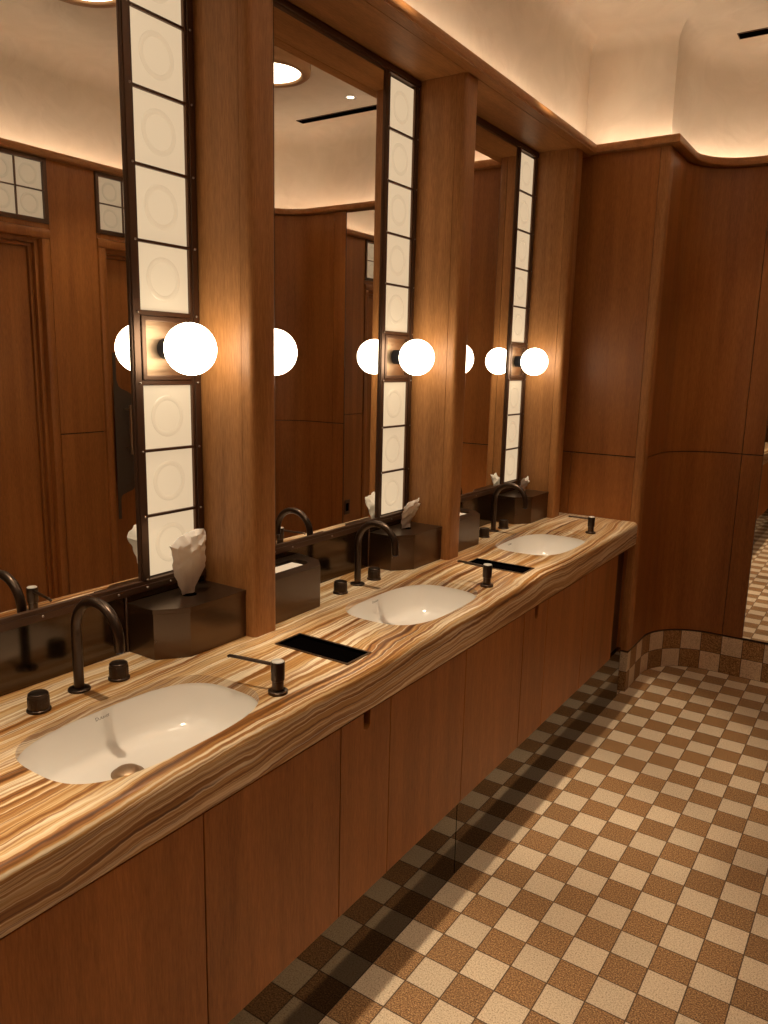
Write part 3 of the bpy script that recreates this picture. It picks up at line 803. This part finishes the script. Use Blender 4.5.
# ================================================================ CUBICLE DOORS + TRANSOMS
def door_set(y0, n, nc=4):
    y1 = y0 + (.628 if nc == 4 else .500)
    d = structure(empty('door_%d' % n, (XR, (y0 + y1) / 2, 0), 'mahogany cubicle door in a rounded casing', None)); 
    def R_(o): return rel(o, d)
    zt = 2.200; c = .050
    # rounded casing
    m = MB()
    for (a, b) in ((y0, y0 + c), (y1 - c, y1)):
        m.prism([(XR - .012 + q[0], q[1]) for q in [(.0, a + .014), (.004, a + .004), (.014, a), (.06, a), (.06, b), (.014, b), (.004, b - .004), (0, b - .014)]], 0, zt - c)
    m.prism([(XR - .012 + .014, zt - c), (XR - .012 + .004, zt - c + .004), (XR - .012, zt - c + .014), (XR - .012, zt - .014), (XR - .008, zt - .004), (XR + .002, zt), (XR + .05, zt), (XR + .05, zt - c)], y0, y1, 'xz')
    R_(m.build('casing', M['wood_far'], d, smooth_angle=40))
    m = MB()   # stepped jamb
    for (a, b, x) in ((y0 + c, y0 + c + .022, .022), (y0 + c + .022, y0 + c + .040, .045)):
        m.box(XR + x, XR + .09, a, b, 0, zt - c, bev=.002)
    for (a, b, x) in ((y1 - c - .022, y1 - c, .022), (y1 - c - .040, y1 - c - .022, .045)):
        m.box(XR + x, XR + .09, a, b, 0, zt - c, bev=.002)
    m.box(XR + .022, XR + .09, y0 + c + .022, y1 - c - .022, zt - c - .022, zt - c, bev=.002)
    m.box(XR + .045, XR + .09, y0 + c + .040, y1 - c - .040, zt - c - .040, zt - c - .022, bev=.002)
    R_(m.build('jamb', M['wood_far'], d))
    lf = R_(MB().box(XR + .060, XR + .085, y0 + c + .041, y1 - c - .041, .012, zt - c - .041, bev=.002).build('leaf', M['wood_far'], d))
    # bronze plate, notched outline with rounded shoulders
    ya = y0 + c + .012; w0, w1 = .020, .136
    P_ = [(ya, .655), (ya + w0, .655), (ya + w0, .770)] + [(ya + w0 + .03 - .03 * math.cos(math.radians(a)), .770 + .03 * math.sin(math.radians(a))) for a in (30, 60, 90)] + \
         [(ya + w1 - .035, .815), (ya + w1 - .01, .835), (ya + w1, .87), (ya + w1, 1.33), (ya + w1 - .012, 1.365), (ya + w1 - .045, 1.385), (ya + w0 + .03, 1.40)] + \
         [(ya + w0 + .012, 1.415), (ya + w0, 1.45), (ya + w0, 1.60), (ya, 1.60)]
    hp = R_(MB().prism(P_, XR - .006, XR - .002, 'yz').build('handle_plate', M['plate'], d))
    m = MB(); yh = ya + .070
    m.tube([(XR - .055, yh, 1.03), (XR - .055, yh, 1.31)], .009, 16)
    for z in (1.065, 1.285): m.tube([(XR - .055, yh, z), (XR - .003, yh, z)], .005, 12)
    h = m.build('pull_handle', M['brushed'], hp, smooth_angle=50)
    # transom window over the door
    w = structure(empty('window_%d' % n, (XR, (y0 + y1) / 2, 2.225), 'glass block transom over a cubicle door', None))
    m = MB(); za, zb = 2.224, 2.5352
    m.box(XR - .010, XR + .03, y0, y0 + .020, za, zb, bev=.002); m.box(XR - .010, XR + .03, y1 - .020, y1, za, zb, bev=.002)
    m.box(XR - .010, XR + .03, y0 + .02, y1 - .02, za, za + .022, bev=.002); m.box(XR - .010, XR + .03, y0 + .02, y1 - .02, zb - .022, zb, bev=.002)
    pw = (y1 - y0 - .04) / nc; zm = (za + zb) / 2
    for i in range(1, nc): m.box(XR - .006, XR + .02, y0 + .02 + pw * i - .003, y0 + .02 + pw * i + .003, za + .02, zb - .02)
    m.box(XR - .006, XR + .02, y0 + .02, y1 - .02, zm - .003, zm + .003)
    rel(m.build('window_frame', M['frame'], w), w)
    m = MB()
    for i in range(nc):
        for (q0, q1) in ((za + .022, zm - .003), (zm + .003, zb - .022)):
            ys0, ys1 = y0 + .02 + pw * i + .003, y0 + .02 + pw * (i + 1) - .003
            m.box(XR + .004, XR + .012, ys0, ys1, q0, q1)
            ring_relief(m, (ys0 + ys1) / 2, (q0 + q1) / 2, XR + .0042, r=.043, sgn=-1)
    rel(m.build('glass_panes', [M['pane_t'], M['pane_t_ring']], w), w)
    structure(MB().box(XR, XR + .05, y0, y1, 2.2, 2.2245).build('trim_5', M['wood_far']))
    structure(MB().box(XR + .095, XR + .12, y0 - .02, y1 + .02, 0, 2.532).build('wall_right_backing', M['gap']))
for n, y0 in enumerate((2.770, 1.860, .950, .040, -.870), 1): door_set(y0, n, 3 if n == 1 else 4)

# outlet low on the door wall
t = empty('wall_outlet', (XR - .004, 3.47, .41), 'small dark square wall plate low on the wood panel by the curved corner', 'wall outlet')
rel(MB().box(XR - .005, XR - .0003, 3.435, 3.505, .35, .47, bev=.0015).build('cover_plate', M['frame'], t), t)
rel(MB().box(XR - .0065, XR - .0045, 3.452, 3.488, .378, .442, bev=.001).build('socket_face', M['black'], t), t)

# ================================================================ CEILING FITTINGS
def drum(x, y, label):
    t = empty('ceiling_drum_light', (x, y, ZT), label, 'ceiling light', 'round drum lights on the ceiling')
    c = (x, y, 0)
    rel(MB().lathe([(.150, ZT - .108), (.153, ZT - .118), (.160, ZT - .122), (.184, ZT - .122), (.196, ZT - .112), (.199, ZT - .095), (.199, ZT - .001)], c, 'z', 48).build('housing', M['plaster_trim'], t, smooth_angle=50), t)
    rel(MB().lathe([(.0001, ZT - .112), (.149, ZT - .112), (.151, ZT - .108), (.151, ZT - .098)], c, 'z', 48).build('lens', M['disc'], t), t)
M['plaster_trim'] = plain('tan_wood_ring', (.40, .23, .11), .5)
dl = ['round drum ceiling light seen in the middle mirror', 'round drum ceiling light seen at the top of the nearest mirror', 'round drum ceiling light above the camera', 'round drum ceiling light behind the camera']
for k, y in enumerate((3.10, 2.06, 1.02, -.02)): drum(.70, y, dl[k])
def downlight(x, y, label, watts, cone):
    t = empty('recessed_downlight', (x, y, ZT), label, 'recessed downlight', 'small recessed downlights in the ceiling')
    c = (x, y, 0)
    rel(MB().lathe([(.020, ZT - .001), (.030, ZT - .0035), (.036, ZT - .0030), (.038, ZT - .0005)], c, 'z', 32).build('trim_ring', M['ceramic'], t), t)
    rel(MB().lathe([(.0001, ZT - .0012), (.0215, ZT - .0012)], c, 'z', 24).build('lens', M['disc'], t), t)
    ld = bpy.data.lights.new('downlight_lamp', 'SPOT'); ld.energy = watts * 2.3; ld.color = (1, .78, .54)
    ld.spot_size = math.radians(cone); ld.spot_blend = .5; ld.shadow_soft_size = .022
    lo = bpy.data.objects.new('lamp', ld); COL.objects.link(lo); lo.parent = t; lo.location = (0, 0, -.006)
    return lo
k = 0
names = ['nearest', 'middle', 'farthest']
for i, y in enumerate((.10, .97, 2.02, 3.06)):
    downlight(-.150, y, 'small recessed downlight over the vanity %s' % ['near end', 'beside the nearest basin', 'beside the middle basin', 'beside the farthest basin'][i], 46, 40)
for i, (x, y) in enumerate(((.78, 3.87), (1.15, 2.66), (1.15, 1.62), (1.15, .57))):
    downlight(x, y, ['small recessed downlight beside the ceiling air slot', 'small recessed downlight by the farthest cubicle door', 'small recessed downlight by the second cubicle door', 'small recessed downlight by the third cubicle door'][i], 15 if i else 8, 70)
# air slot
t = empty('ceiling_air_slot', (.75, 4.08, ZT), 'long narrow black air slot in the plaster ceiling near the far wall', 'air vent')
rel(MB().box(.175, 1.33, 4.050, 4.112, ZT - .003, ZT - .0005).build('slot', M['black'], t), t)
m = MB()
for (a, b, c, d) in ((.172, 1.333, 4.047, 4.050), (.172, 1.333, 4.112, 4.115), (.172, .175, 4.050, 4.112), (1.33, 1.333, 4.050, 4.112)): m.box(a, b, c, d, ZT - .0045, ZT - .0005)
rel(m.build('slot_frame', M['frame'], t), t)

# ================================================================ CAMERA + RENDER
Rv = Vector((0.831284, 0.555396, 0.022425)); Uv = Vector((-0.123254, 0.144840, 0.981748)); Fv = Vector((-0.542011, 0.818876, -0.188858))
CP = (0.992310, 0.034308, 1.572644); F_PX = 771.043
cam = bpy.data.cameras.new('camera'); co = bpy.data.objects.new('camera', cam); COL.objects.link(co)
cam.sensor_fit = 'VERTICAL'; cam.sensor_height = 36; cam.lens = F_PX / 1024 * 36; cam.clip_start = .01
mw = Matrix((( Rv.x, Uv.x, -Fv.x, CP[0]), (Rv.y, Uv.y, -Fv.y, CP[1]), (Rv.z, Uv.z, -Fv.z, CP[2]), (0, 0, 0, 1)))
co.matrix_world = mw
sc = bpy.context.scene; sc.camera = co
w = bpy.data.worlds.new('world'); sc.world = w; w.use_nodes = True
w.node_tree.nodes['Background'].inputs[0].default_value = (.02, .012, .007, 1); w.node_tree.nodes['Background'].inputs[1].default_value = .3
sc.view_settings.view_transform = 'Standard'; sc.view_settings.look = 'None'; sc.view_settings.gamma = 1
sc.view_settings.exposure = 0; sc.view_settings.use_curve_mapping = False
sc.cycles.max_bounces = 9; sc.cycles.diffuse_bounces = 5; sc.cycles.glossy_bounces = 6
sc.cycles.use_denoising = True; sc.cycles.sample_clamp_indirect = 6
sc.cycles.caustics_reflective = False; sc.cycles.caustics_refractive = False
